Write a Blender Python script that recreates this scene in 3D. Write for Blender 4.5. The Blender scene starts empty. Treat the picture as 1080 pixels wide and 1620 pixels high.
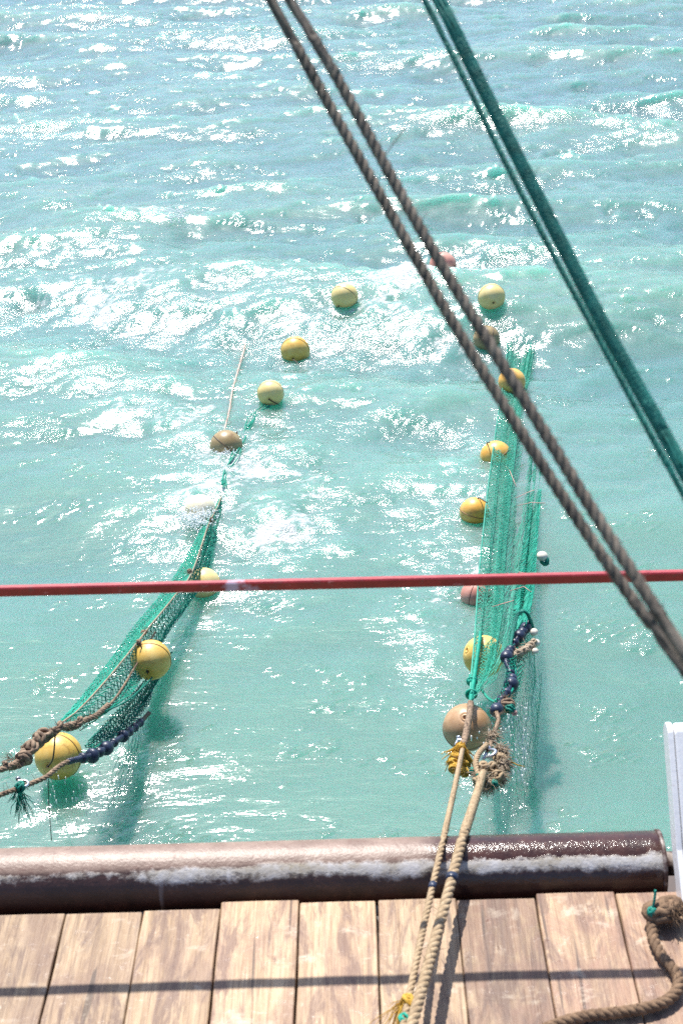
import bpy, math, random
import numpy as np
from mathutils import Vector, Matrix
SC = bpy.context.scene
COL = SC.collection
R_ = math.radians
random.seed(7)

# ------------------------------------------------------------------ camera
FPX = 2250.0                        # focal length in pixels of the 1080x1620 photograph (50 mm)
CAM = np.array([0.0, 0.0, 3.85])    # metres above the sea; x right, y aft, z up
_p, _yaw, _r = R_(28.4), R_(-1.2), R_(-2.4)
_F = np.array([math.sin(_yaw)*math.cos(_p), math.cos(_yaw)*math.cos(_p), -math.sin(_p)])
_R = np.array([math.cos(_yaw), -math.sin(_yaw), 0.0]); _U = np.cross(_R, _F)
_R, _U = math.cos(_r)*_R + math.sin(_r)*_U, -math.sin(_r)*_R + math.cos(_r)*_U
cd = bpy.data.cameras.new('camera'); cam = bpy.data.objects.new('camera', cd); COL.objects.link(cam)
cd.lens = 50; cd.sensor_width = 36; cd.sensor_fit = 'AUTO'; cd.clip_start = 0.05; cd.clip_end = 9000
cd.dof.use_dof = True; cd.dof.focus_distance = 6.6; cd.dof.aperture_fstop = 6.3
cam.matrix_world = Matrix(((_R[0], _U[0], -_F[0], CAM[0]), (_R[1], _U[1], -_F[1], CAM[1]),
                           (_R[2], _U[2], -_F[2], CAM[2]), (0, 0, 0, 1)))
SC.camera = cam

# ------------------------------------------------------------------ light
SUN_EL, SUN_AZ = R_(59), R_(-16)     # azimuth measured from +y towards +x
S = Vector((math.sin(SUN_AZ)*math.cos(SUN_EL), math.cos(SUN_AZ)*math.cos(SUN_EL), math.sin(SUN_EL)))
w = bpy.data.worlds.new('World'); SC.world = w; w.use_nodes = True
nt = w.node_tree; nt.nodes.clear()
sky = nt.nodes.new('ShaderNodeTexSky'); sky.sky_type = 'NISHITA'; sky.sun_disc = False
sky.sun_elevation = SUN_EL; sky.sun_rotation = SUN_AZ; sky.air_density = 1.0; sky.dust_density = 1.9; sky.ozone_density = 6.0
bg = nt.nodes.new('ShaderNodeBackground'); bg.inputs['Strength'].default_value = 0.11
wo = nt.nodes.new('ShaderNodeOutputWorld')
nt.links.new(sky.outputs[0], bg.inputs[0]); nt.links.new(bg.outputs[0], wo.inputs[0])
ld = bpy.data.lights.new('sun', 'SUN'); ld.energy = 5.0; ld.angle = R_(0.53); ld.color = (1.0, 0.95, 0.87)
sun = bpy.data.objects.new('sun', ld); COL.objects.link(sun)
sun.rotation_euler = S.to_track_quat('Z', 'Y').to_euler(); sun.location = (-4, 8, 14)
vs = SC.view_settings; SC.display_settings.display_device = 'sRGB'
vs.view_transform = 'Standard'; vs.look = 'None'; vs.exposure = 0.82; vs.gamma = 1.0
SC.cycles.max_bounces = 6; SC.cycles.caustics_reflective = False; SC.cycles.caustics_refractive = False
SC.cycles.sample_clamp_indirect = 4.0; SC.cycles.use_denoising = False

# ------------------------------------------------------------------ helpers
def _dir(px, py): return _F + _R*(px-540)/FPX - _U*(py-810)/FPX
def W(px, py, z=0.0):                # the point at height z seen at that place of the photograph
    d = _dir(px, py); return Vector(CAM + d*(z-CAM[2])/d[2])
def D(px, py, depth): return Vector(CAM + _dir(px, py)*depth)
def Y(px, py, y): d = _dir(px, py); return Vector(CAM + d*(y/d[1]))
def depth(P): return float((np.array(P)-CAM) @ _F)

def link(name, me, mat, parent=None, smooth=True):
    o = bpy.data.objects.new(name, me); COL.objects.link(o)
    if mat is not None: me.materials.append(mat)
    if smooth: me.polygons.foreach_set('use_smooth', [True]*len(me.polygons))
    if parent is not None:
        o.parent = parent
        o.matrix_parent_inverse = Matrix.Translation(-parent.location)
    return o
def tag(o, label=None, cat=None, group=None, kind=None):
    if label: o['label'] = label
    if cat: o['category'] = cat
    if group: o['group'] = group
    if kind: o['kind'] = kind
    return o
def empty(name, loc):
    o = bpy.data.objects.new(name, None); COL.objects.link(o); o.location = loc; o.empty_display_size = .05
    return o

def resample(pts, step):
    """Catmull-Rom through pts at about `step` spacing"""
    P = [Vector(p) for p in pts]
    if len(P) == 2: P = [P[0], (P[0]+P[1])/2, P[1]]
    Q = [P[0]*2-P[1]] + P + [P[-1]*2-P[-2]]
    out = []
    for i in range(1, len(Q)-2):
        a, b, c, d = Q[i-1], Q[i], Q[i+1], Q[i+2]
        n = max(1, int(round((c-b).length/step)))
        for k in range(n):
            t = k/n
            out.append(.5*((2*b)+(c-a)*t+(2*a-5*b+4*c-d)*t*t+(3*b-a-3*c+d)*t**3))
    out.append(P[-1].copy())
    return out
def frames(pts):
    n = len(pts); T = []
    for i in range(n):
        t = (pts[min(i+1, n-1)]-pts[max(i-1, 0)])
        T.append(t.normalized() if t.length > 1e-9 else Vector((0, 1, 0)))
    a = Vector((0, 0, 1)) if abs(T[0].z) < .9 else Vector((1, 0, 0))
    N = [(a - T[0]*a.dot(T[0])).normalized()]
    for i in range(1, n):
        v = N[-1]-T[i]*N[-1].dot(T[i])
        N.append(v.normalized() if v.length > 1e-6 else N[-1])
    return T, N, [T[i].cross(N[i]) for i in range(n)]

class MB:
    def __init__(s): s.v = []; s.f = []
    def tube(s, pts, r, sides=6, caps=True):
        if len(pts) < 2: return
        T, N, B = frames(pts); b0 = len(s.v); n = len(pts)
        rr = r if isinstance(r, (list, tuple)) else [r]*n
        cs = [(math.cos(2*math.pi*k/sides), math.sin(2*math.pi*k/sides)) for k in range(sides)]
        for i in range(n):
            for c, q in cs: s.v.append(tuple(pts[i] + (N[i]*c + B[i]*q)*rr[i]))
        for i in range(n-1):
            for k in range(sides):
                a = b0+i*sides+k; b = b0+i*sides+(k+1) % sides
                s.f.append((a, b, b+sides, a+sides))
        if caps:
            s.f.append(tuple(b0+k for k in range(sides))[::-1]); s.f.append(tuple(b0+(n-1)*sides+k for k in range(sides)))
    def rope(s, pts, R, strands=3, pitch=None, sides=7, hand=1, phase=0.0, fill=.56):
        pitch = pitch or R*7
        P = resample(pts, pitch/9); T, N, B = frames(P)
        L = [0.0]
        for i in range(1, len(P)): L.append(L[-1]+(P[i]-P[i-1]).length)
        if strands > 3: ro, rs = R*.80, R*fill
        else: ro, rs = R*.44, R*fill
        for k in range(strands):
            q = []
            for i in range(len(P)):
                a = hand*2*math.pi*L[i]/pitch + 2*math.pi*k/strands + phase + .5*math.sin(L[i]*6.1+phase*3)+.35*math.sin(L[i]*14.3+1)
                q.append(P[i]+(N[i]*math.cos(a)+B[i]*math.sin(a))*ro)
            s.tube(q, rs, sides)
    def fuzz(s, pts, R, n, length, r=.0006, rnd=None):
        rnd = rnd or random; P = resample(pts, .02)
        for _ in range(n):
            i = rnd.randrange(len(P)-1); p = P[i].lerp(P[i+1], rnd.random())
            d = Vector((rnd.gauss(0, 1), rnd.gauss(0, 1), rnd.gauss(0, 1))).normalized()
            e = Vector((rnd.gauss(0, 1), rnd.gauss(0, 1), rnd.gauss(0, 1)))*length*.4
            l = length*rnd.uniform(.4, 1.2)
            s.tube([p+d*R*.7, p+d*(R+l*.5)+e*.3, p+d*(R+l)+e], [r, r, r*.5], 3, False)
    def sphere(s, c, r, nu=16, nv=10, sc=(1, 1, 1), M=None):
        b = len(s.v); c = Vector(c)
        for j in range(nv+1):
            th = math.pi*j/nv
            for i in range(nu):
                a = 2*math.pi*i/nu
                p = Vector((math.sin(th)*math.cos(a)*sc[0], math.sin(th)*math.sin(a)*sc[1], math.cos(th)*sc[2]))*r
                if M: p = M @ p
                s.v.append(tuple(c+p))
        for j in range(nv):
            for i in range(nu):
                a = b+j*nu+i; d = b+j*nu+(i+1) % nu
                s.f.append((a, a+nu, d+nu, d))
    def lathe(s, c, M, prof, nu=32):
        """profile of (r, h) round the axis M's z"""
        b = len(s.v); c = Vector(c)
        for (r, h) in prof:
            for i in range(nu):
                a = 2*math.pi*i/nu
                s.v.append(tuple(c + M @ Vector((r*math.cos(a), r*math.sin(a), h))))
        for j in range(len(prof)-1):
            for i in range(nu):
                a = b+j*nu+i; d = b+j*nu+(i+1) % nu
                s.f.append((a, d, d+nu, a+nu))
    def box(s, lo, hi):
        b = len(s.v)
        for z in (lo[2], hi[2]):
            for (x, y) in ((lo[0], lo[1]), (hi[0], lo[1]), (hi[0], hi[1]), (lo[0], hi[1])): s.v.append((x, y, z))
        for q in ((3, 2, 1, 0), (4, 5, 6, 7), (0, 1, 5, 4), (1, 2, 6, 5), (2, 3, 7, 6), (3, 0, 4, 7)):
            s.f.append(tuple(b+i for i in q))
    def build(s, name, mat, parent=None, smooth=True):
        me = bpy.data.meshes.new(name); me.from_pydata(s.v, [], s.f); me.update()
        return link(name, me, mat, parent, smooth)

def axis_matrix(d, up=Vector((0, 0, 1))):
    z = Vector(d).normalized()
    if abs(z.dot(up)) > .98: up = Vector((0, 1, 0))
    x = up.cross(z).normalized(); y = z.cross(x)
    return Matrix((x, y, z)).transposed()

# ---- node helpers
class NT:
    def __init__(s, name):
        s.m = bpy.data.materials.new(name); s.m.use_nodes = True
        s.t = s.m.node_tree; s.t.nodes.clear()
        s.out = s.t.nodes.new('ShaderNodeOutputMaterial')
    def n(s, typ, **kw):
        o = s.t.nodes.new(typ)
        for k, v in kw.items(): setattr(o, k, v)
        return o
    def l(s, a, b): s.t.links.new(a, b)
    def coord(s, scale=(1, 1, 1), rot=(0, 0, 0), loc=(0, 0, 0), kind='Object'):
        c = s.n('ShaderNodeTexCoord'); mp = s.n('ShaderNodeMapping')
        mp.inputs['Scale'].default_value = scale; mp.inputs['Rotation'].default_value = rot; mp.inputs['Location'].default_value = loc
        s.l(c.outputs[kind], mp.inputs[0]); return mp.outputs[0]
    def noise(s, vec, scale, detail=4, rough=.55, dist=0.0):
        x = s.n('ShaderNodeTexNoise'); x.inputs['Scale'].default_value = scale; x.inputs['Detail'].default_value = detail
        x.inputs['Roughness'].default_value = rough; x.inputs['Distortion'].default_value = dist
        s.l(vec, x.inputs['Vector']); return x.outputs['Fac']
    def ramp(s, fac, stops, interp='LINEAR'):
        r = s.n('ShaderNodeValToRGB'); r.color_ramp.interpolation = interp
        e = r.color_ramp.elements
        while len(e) < len(stops): e.new(.5)
        for i, (p, c) in enumerate(stops):
            e[i].position = p; e[i].color = c if len(c) == 4 else (*c, 1)
        s.l(fac, r.inputs[0]); return r.outputs[0]
    def g(s, fac, a, b): return s.ramp(fac, [(a, (0, 0, 0)), (b, (1, 1, 1))])
    def mix(s, fac, a, b, mode='MIX'):
        x = s.n('ShaderNodeMix', data_type='RGBA', blend_type=mode)
        for sock, v in ((x.inputs[0], fac), (x.inputs[6], a), (x.inputs[7], b)):
            if isinstance(v, (int, float)): sock.default_value = v
            elif isinstance(v, (tuple, list)): sock.default_value = v if len(v) == 4 else (*v, 1)
            else: s.l(v, sock)
        return x.outputs[2]
    def math(s, op, a, b=0.0, clamp=False):
        x = s.n('ShaderNodeMath', operation=op); x.use_clamp = clamp
        for i, v in enumerate((a, b)):
            if isinstance(v, (int, float)): x.inputs[i].default_value = v
            else: s.l(v, x.inputs[i])
        return x.outputs[0]
    def bump(s, h, strength=.5, dist=.01, normal=None):
        x = s.n('ShaderNodeBump'); x.inputs['Strength'].default_value = strength; x.inputs['Distance'].default_value = dist
        s.l(h, x.inputs['Height'])
        if normal is not None: s.l(normal, x.inputs['Normal'])
        return x.outputs[0]
    def bsdf(s, color, rough=.5, normal=None, **kw):
        b = s.n('ShaderNodeBsdfPrincipled')
        for sock, v in ((b.inputs['Base Color'], color), (b.inputs['Roughness'], rough)):
            if isinstance(v, (int, float)): sock.default_value = v
            elif isinstance(v, (tuple, list)): sock.default_value = v if len(v) == 4 else (*v, 1)
            else: s.l(v, sock)
        if normal is not None: s.l(normal, b.inputs['Normal'])
        for k, v in kw.items():
            sock = b.inputs[k.replace('_', ' ')]
            if isinstance(v, (int, float, tuple)): sock.default_value = v
            else: s.l(v, sock)
        return b.outputs[0]
    def done(s, shader): s.l(shader, s.out.inputs['Surface']); return s.m
    def attr(s, name): a = s.n('ShaderNodeAttribute', attribute_name=name); return a.outputs['Fac']

def fibre_mat(name, c1, c2, scale=60, rough=.85, trans=0.0, c3=None, s3=9):
    t = NT(name); v = t.coord()
    f = t.noise(v, scale, 3); g = t.noise(v, s3, 3)
    col = t.mix(t.g(f, .35, .65), c1, c2)
    if c3: col = t.mix(t.g(g, .52, .64), col, c3)
    else: col = t.mix(t.g(g, .3, .7), t.mix(.35, col, c1), col)
    nb = t.bump(t.noise(v, scale*6, 2), .6, .002)
    sh = t.bsdf(col, rough, nb)
    if trans:
        tr = t.n('ShaderNodeBsdfTranslucent'); t.l(col, tr.inputs[0])
        m = t.n('ShaderNodeMixShader'); m.inputs[0].default_value = trans
        t.l(sh, m.inputs[1]); t.l(tr.outputs[0], m.inputs[2]); sh = m.outputs[0]
    return t.done(sh)

M = {}
M['tan_rope'] = fibre_mat('tan_rope', (.25, .175, .10), (.41, .31, .195), 80)
M['brown_rope'] = fibre_mat('brown_rope', (.052, .043, .036), (.125, .102, .08), 70, c3=(.15, .125, .10), s3=22)
M['deck_rope'] = fibre_mat('deck_rope', (.10, .058, .032), (.23, .145, .085), 70)
M['old_rope'] = fibre_mat('old_rope', (.12, .08, .055), (.34, .24, .16), 50)
M['frayed'] = fibre_mat('frayed', (.38, .29, .20), (.62, .52, .40), 90, trans=.3)
M['yellow_fibre'] = fibre_mat('yellow_fibre', (.58, .34, .04), (.74, .50, .10), 90, trans=.3)
M['net_green'] = fibre_mat('net_green', (.01, .36, .26), (.03, .52, .38), 14, .6, .4)
M['net_pale'] = fibre_mat('net_pale', (.05, .48, .36), (.18, .64, .52), 14, .6, .45)
M['net_dark'] = fibre_mat('net_dark', (.004, .19, .145), (.012, .32, .24), 20, .6, .35)
M['pink_twine'] = fibre_mat('pink_twine', (.55, .28, .24), (.65, .40, .34), 30, .7)
M['pale_line'] = fibre_mat('pale_line', (.50, .36, .30), (.66, .54, .46), 30, .7)
M['dark_cord'] = fibre_mat('dark_cord', (.03, .022, .016), (.09, .07, .05), 60)
M['green_rope'] = fibre_mat('green_rope', (.005, .15, .125), (.018, .28, .235), 40, .6, .35)
M['navy'] = fibre_mat('navy_rubber', (.007, .012, .032), (.025, .038, .08), 30, .38)
M['white_weight'] = fibre_mat('white_weight', (.50, .46, .38), (.70, .66, .58), 30, .6)
t = NT('steel'); v = t.coord(); M['steel'] = t.done(t.bsdf(t.mix(t.g(t.noise(v, 40), .5, .65), (.55, .58, .64), (.20, .14, .10)), .3, Metallic=.8))

def float_mat(name, base, worn, dirt):
    t = NT(name); v = t.coord(kind='Object')
    oi = t.n('ShaderNodeObjectInfo')
    ad = t.n('ShaderNodeVectorMath', operation='ADD'); t.l(v, ad.inputs[0])
    cb = t.n('ShaderNodeCombineXYZ'); t.l(t.math('MULTIPLY', oi.outputs['Random'], 40), cb.inputs[0]); t.l(cb.outputs[0], ad.inputs[1])
    v = ad.outputs[0]
    col = t.mix(t.g(t.noise(v, 11, 5, .6), .42, .66), base, worn)
    col = t.mix(t.math('MULTIPLY', t.g(t.noise(v, 24, 6, .7, .6), .56, .70), .7), col, dirt)
    col = t.mix(t.math('MULTIPLY', t.g(t.noise(v, 90, 3, .6), .62, .70), .6), col, dirt)
    rg = t.math('MULTIPLY_ADD', t.noise(v, 30), .25); t.t.nodes[-1].inputs[2].default_value = .28
    return t.done(t.bsdf(col, rg, t.bump(t.noise(v, 140, 3), .15, .002), Subsurface_Weight=.08, Subsurface_Radius=(.03, .02, .01), Subsurface_Scale=.3))
FM = dict(
    yellow=float_mat('yellow_plastic', (.64, .39, .075), (.72, .50, .16), (.36, .20, .05)),
    pale=float_mat('pale_yellow_plastic', (.72, .55, .21), (.76, .62, .30), (.55, .42, .18)),
    orange=float_mat('orange_plastic', (.70, .36, .06), (.76, .48, .14), (.34, .17, .05)),
    brown=float_mat('brown_plastic', (.28, .20, .09), (.38, .29, .15), (.20, .12, .06)),
    tan=float_mat('tan_plastic', (.36, .205, .10), (.48, .31, .18), (.28, .15, .08)),
    pink=float_mat('pink_plastic', (.52, .22, .17), (.62, .34, .27), (.24, .09, .07)),
    cream=float_mat('cream_plastic', (.78, .70, .50), (.82, .76, .60), (.6, .5, .3)))

# ------------------------------------------------------------------ sea
def fft_field(N, L, spec, seed):
    rng = np.random.default_rng(seed)
    k1 = np.fft.fftfreq(N, L/N)*2*np.pi
    kx, ky = np.meshgrid(k1, k1, indexing='xy'); k = np.hypot(kx, ky); k[0, 0] = 1
    A = np.sqrt(np.maximum(spec(kx, ky, k), 0)); A[0, 0] = 0
    h = (rng.normal(size=(N, N)) + 1j*rng.normal(size=(N, N)))*A
    H = np.real(np.fft.ifft2(h)); sd = H.std()
    dx = np.real(np.fft.ifft2(-1j*kx/k*h))/sd; dy = np.real(np.fft.ifft2(-1j*ky/k*h))/sd
    return H/sd, dx, dy
def samp(Fd, L, x, y):
    N = Fd.shape[0]
    u = (np.asarray(x)/L*N) % N; v_ = (np.asarray(y)/L*N) % N
    i = np.floor(u).astype(int) % N; j = np.floor(v_).astype(int) % N; a = u-np.floor(u); b = v_-np.floor(v_)
    i1 = (i+1) % N; j1 = (j+1) % N
    return (Fd[j, i]*(1-a)+Fd[j, i1]*a)*(1-b)+(Fd[j1, i]*(1-a)+Fd[j1, i1]*a)*b
def band(k0, k1, p, wind, spread, ex=4):
    wx, wy = math.sin(wind), math.cos(wind)
    def sp(kx, ky, k):
        c = np.abs((kx*wx+ky*wy)/k)
        return np.where((k > k0) & (k < k1), k**(-p)*(spread+(1-spread)*c**ex), 0)
    return sp
TL = 30.0; TN = 2048
tau = 2*math.pi
swell = fft_field(TN, TL, band(tau/4.6, tau/1.0, 3.6, R_(10), .02, 10), 11)
chop = fft_field(TN, TL, band(tau/1.1, tau/.16, 4.0, R_(-14), .06, 6), 5)
ripp = fft_field(TN, TL, band(tau/.40, tau/.05, 4.0, R_(16), .22), 21)
turb = fft_field(TN, TL, band(tau/1.2, tau/.07, 3.4, 0, .9), 31)
fn1 = fft_field(TN, TL, band(tau/3.0, tau/.05, 2.6, 0, 1.0), 41)[0]
fn2 = fft_field(TN, TL, band(tau/1.1, tau/.05, 2.7, 0, 1.0), 43)[0]

# churned water along the floats, the net ends and the wake: photo places, turned into metres on the sea
CH = []
def churn(pts, sx, sy, amp):
    P = [W(a, b, 0) for a, b in pts]
    for q in (resample(P, min(sx, sy)*.8) if len(P) > 1 else P): CH.append((q.x, q.y, sx, sy, amp))
churn([(-60, 505), (60, 470), (170, 480), (290, 480), (420, 455)], .38, .50, .8)
churn([(180, 520), (330, 520), (430, 500), (520, 500)], .42, .50, .85)
churn([(440, 590), (520, 540), (620, 520), (700, 530)], .45, .55, .75)
churn([(640, 450), (700, 432), (790, 425)], .30, .32, 1.5)
churn([(530, 470), (600, 455)], .25, .40, .7)
churn([(100, 600), (200, 620), (280, 665), (350, 710), (400, 735)], .28, .35, .9)
churn([(340, 700), (330, 760), (310, 820), (300, 880)], .30, .28, 1.0)
churn([(420, 690), (480, 740), (500, 800)], .32, .40, .6)
churn([(430, 850), (460, 845)], .26, .22, 1.5)
churn([(380, 880), (330, 960), (380, 940)], .24, .22, .75)
churn([(640, 780), (690, 850), (710, 930)], .22, .30, .8)
churn([(640, 960), (690, 1020), (680, 1080)], .16, .22, .55)
churn([(700, 690), (740, 710), (720, 800)], .18, .22, 1.1)
churn([(60, 420), (180, 400)], .6, .45, .5)
churn([(260, 340), (280, 345)], .30, .22, .9)
churn([(860, 440), (960, 450), (1060, 440)], .45, .5, .45)
churn([(840, 560), (830, 640)], .25, .4, .45)
churn([(740, 1230), (790, 1290)], .10, .16, .8)
churn([(330, 120), (360, 112)], .5, .5, .7)
churn([(30, 210), (90, 200)], .8, .5, .55)
churn([(560, 50), (620, 55)], .7, .5, .5)
churn([(120, 1260), (60, 1290)], .12, .10, .35)
churn([(200, 1190), (225, 1215)], .07, .07, .5)
churn([(600, 640), (560, 720)], .4, .5, .45)
CH = np.array(CH)
def churn_field(x, y):
    m = np.zeros(x.shape)
    for cx, cy, sx, sy, a in CH:
        sel = (np.abs(x-cx) < 2.6*sx) & (np.abs(y-cy) < 2.6*sy)
        if sel.any():
            e = a*np.exp(-.5*(((x[sel]-cx)/sx)**2+((y[sel]-cy)/sy)**2)); m[sel] = np.maximum(m[sel], e)
    return m
X0, X1, YN, YF = -9.0, 9.0, 2.9, 29.0
lowf = fft_field(512, TL, band(tau/9.0, tau/.5, 3.0, 0, 1.0), 51)[0]
def patch(x, y): return smooth(.1, 1.3, samp(lowf, TL, x*.55, y*1.3)+.25*samp(fn1, TL, x*.7, y*1.5))
def edge_fade(x, y):
    d = np.minimum.reduce([x-X0, X1-x, YF-y, (y-YN)*4]); return np.clip(d/1.5, 0, 1)**2*(3-2*np.clip(d/1.5, 0, 1))
def smooth(a, b, x): t_ = np.clip((x-a)/(b-a), 0, 1); return t_*t_*(3-2*t_)
A_SW, A_CH, A_RI, A_TU = .068, .0145, .0040, .014
def sea_amp(x, y):
    far = smooth(5.0, 12, y)
    return .14+.86*far, .22+.78*far, .15+.85*far
def sea_z(x, y):
    x = np.asarray(x, float); y = np.asarray(y, float)
    a, b, c = sea_amp(x, y); m = churn_field(x, y); ef = edge_fade(x, y)
    pm = patch(x, y)
    return ef*(A_SW*a*samp(swell[0], TL, x, y) + A_CH*b*samp(chop[0], TL, x, y)*(.85+.25*pm)
               + A_RI*c*(.62+.55*pm+.55*np.clip(samp(fn1, TL, x*1.9, y*2.3), 0, 3)**2+.8*np.clip(m, 0, 1))*samp(ripp[0], TL, x, y) + A_TU*np.clip(m, 0, 1.2)*samp(turb[0], TL, x, y)), m, ef
def sea_h(x, y): return float(sea_z(np.array([x]), np.array([y]))[0][0])

rows = [YN]; 
while rows[-1] < YF: rows.append(rows[-1] + min(.05, max(.016, .0032*rows[-1])))
rows[-1] = YF
xs = np.linspace(X0, X1, 641); ys = np.array(rows)
gx, gy = np.meshgrid(xs, ys, indexing='xy')
gz, gm, ef = sea_z(gx, gy)
a_, b_, c_ = sea_amp(gx, gy)
ox = -ef*(A_SW*a_*.75*samp(swell[1], TL, gx, gy)+A_CH*b_*.6*samp(chop[1], TL, gx, gy))
oy = -ef*(A_SW*a_*.75*samp(swell[2], TL, gx, gy)+A_CH*b_*.6*samp(chop[2], TL, gx, gy))
farr = smooth(5.0, 12, gy)
rip = np.clip((.20+.65*patch(gx, gy))*(.24+.76*farr)+.72*np.clip(gm, 0, 1)+1.1*np.clip(samp(fn1, TL, gx*2.3+5, gy*2.9)-1.15, 0, 1), 0, 1.5)
rgh = .07+.04*farr+.04*np.clip(gm, 0, 1)
wx_ = gx+.10*samp(fn1, TL, gy*.9, gx*.9); wy_ = gy+.10*samp(fn1, TL, gx*.9+7, gy*.9)
lace = np.maximum(1-2.6*np.abs(samp(fn2, TL, wx_, wy_*1.2)), .8*(1-3.0*np.abs(samp(fn2, TL, wx_*2.1+3, wy_*2.6))))
foam = np.clip(gm, 0, 1.6)*.62 + .20*samp(fn1, TL, gx*.8, gy*.8) + .26*np.clip(lace, -1, 1) - .72
foam = np.clip(foam+.5, 0, 1)*ef
verts = np.stack([gx+ox, gy+oy, gz], -1).reshape(-1, 3)
nr, nc = gx.shape
idx = np.arange(nr*nc).reshape(nr, nc)
quads = np.stack([idx[:-1, :-1], idx[:-1, 1:], idx[1:, 1:], idx[1:, :-1]], -1).reshape(-1, 4)
# far sheet to the horizon: a frame of big quads round the fine grid, sharing its border
BIG = 4000.0
nv = len(verts)
outer = np.array([(-BIG, -BIG, 0), (BIG, -BIG, 0), (BIG, BIG, 0), (-BIG, BIG, 0)], float)
inner = np.array([idx[0, 0], idx[0, -1], idx[-1, -1], idx[-1, 0]])
extra = np.array([(nv+0, nv+1, inner[1], inner[0]), (nv+1, nv+2, inner[2], inner[1]), (nv+2, nv+3, inner[3], inner[2]), (nv+3, nv+0, inner[0], inner[3])])
verts = np.concatenate([verts, outer]); quads = np.concatenate([quads, extra])
me = bpy.data.meshes.new('sea')
me.vertices.add(len(verts)); me.vertices.foreach_set('co', verts.astype(np.float32).ravel())
me.loops.add(quads.size); me.loops.foreach_set('vertex_index', quads.astype(np.int32).ravel())
me.polygons.add(len(quads)); me.polygons.foreach_set('loop_start', np.arange(0, quads.size, 4, dtype=np.int32))
me.polygons.foreach_set('loop_total', np.full(len(quads), 4, dtype=np.int32))
me.update(calc_edges=True)
for nm, arr in (('foam', foam), ('churn', np.clip(gm, 0, 1)), ('rip', rip), ('rgh', rgh), ('height', gz)):
    at = me.attributes.new(nm, 'FLOAT', 'POINT')
    at.data.foreach_set('value', np.concatenate([arr.ravel(), np.zeros(4)]).astype(np.float32))

t = NT('sea_water')
v = t.coord(kind='Object')
fo = t.attr('foam'); chn = t.attr('churn'); hh = t.attr('height')
va = t.coord(scale=(.75, 1.25, 1))
r1 = t.noise(va, 9, 5, .62, .4); r2 = t.noise(va, 34, 4, .6, .3); r3 = t.noise(v, 110, 2, .5)
hsum = t.math('ADD', t.math('MULTIPLY', r1, 1.0), t.math('MULTIPLY', r2, .34))
hsum = t.math('ADD', hsum, t.math('MULTIPLY', r3, t.math('MULTIPLY_ADD', chn, .10)))
for nd in t.t.nodes:
    if nd.bl_idname == 'ShaderNodeMath' and nd.operation == 'MULTIPLY_ADD': nd.inputs[2].default_value = .03
wr = t.noise(t.coord(scale=(3.2, 11, 4), rot=(0, 0, .18)), 1.0, 4, .6, .5)
bmp = t.bump(t.math('ADD', t.math('MULTIPLY', hsum, t.attr('rip')), t.math('MULTIPLY', wr, .50)), 1.0, .016)
big = t.noise(v, .35, 3, .5)
col = t.mix(t.g(big, .35, .65), (.092, .212, .178), (.115, .24, .20))
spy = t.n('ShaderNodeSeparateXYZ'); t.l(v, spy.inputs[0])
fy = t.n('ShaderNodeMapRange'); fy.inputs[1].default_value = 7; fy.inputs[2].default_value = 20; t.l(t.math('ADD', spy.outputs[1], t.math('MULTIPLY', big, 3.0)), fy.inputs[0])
col = t.mix(fy.outputs[0], col, (.13, .225, .235))     # green by the boat, bluer offshore: sky reflection painted into the colour
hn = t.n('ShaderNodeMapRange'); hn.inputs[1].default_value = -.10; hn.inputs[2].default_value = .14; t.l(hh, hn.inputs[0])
col = t.mix(hn.outputs[0], t.mix(.4, col, (.075, .17, .16)), t.mix(.4, col, (.19, .31, .22)))  # crests lighter, troughs darker: light passing through the waves put into the colour
col = t.mix(t.math('MULTIPLY', chn, .30), col, (.20, .36, .33))
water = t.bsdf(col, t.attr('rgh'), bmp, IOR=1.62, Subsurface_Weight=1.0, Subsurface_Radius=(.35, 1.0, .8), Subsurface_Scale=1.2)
fn = t.noise(t.coord(scale=(1, 1.3, 1)), 26, 6, .68, .8)
fsum = t.math('ADD', fo, t.math('MULTIPLY', t.math('SUBTRACT', fn, .5), .95))
fmask = t.g(fsum, .50, .86)
foamsh = t.bsdf((.80, .84, .84), .55, t.bump(t.math('ADD', fn, r3), 1.0, .03))
mx = t.n('ShaderNodeMixShader'); t.l(fmask, mx.inputs[0]); t.l(water, mx.inputs[1]); t.l(foamsh, mx.inputs[2])
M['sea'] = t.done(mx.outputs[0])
sea = link('sea', me, M['sea']); tag(sea, kind='structure')

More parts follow.
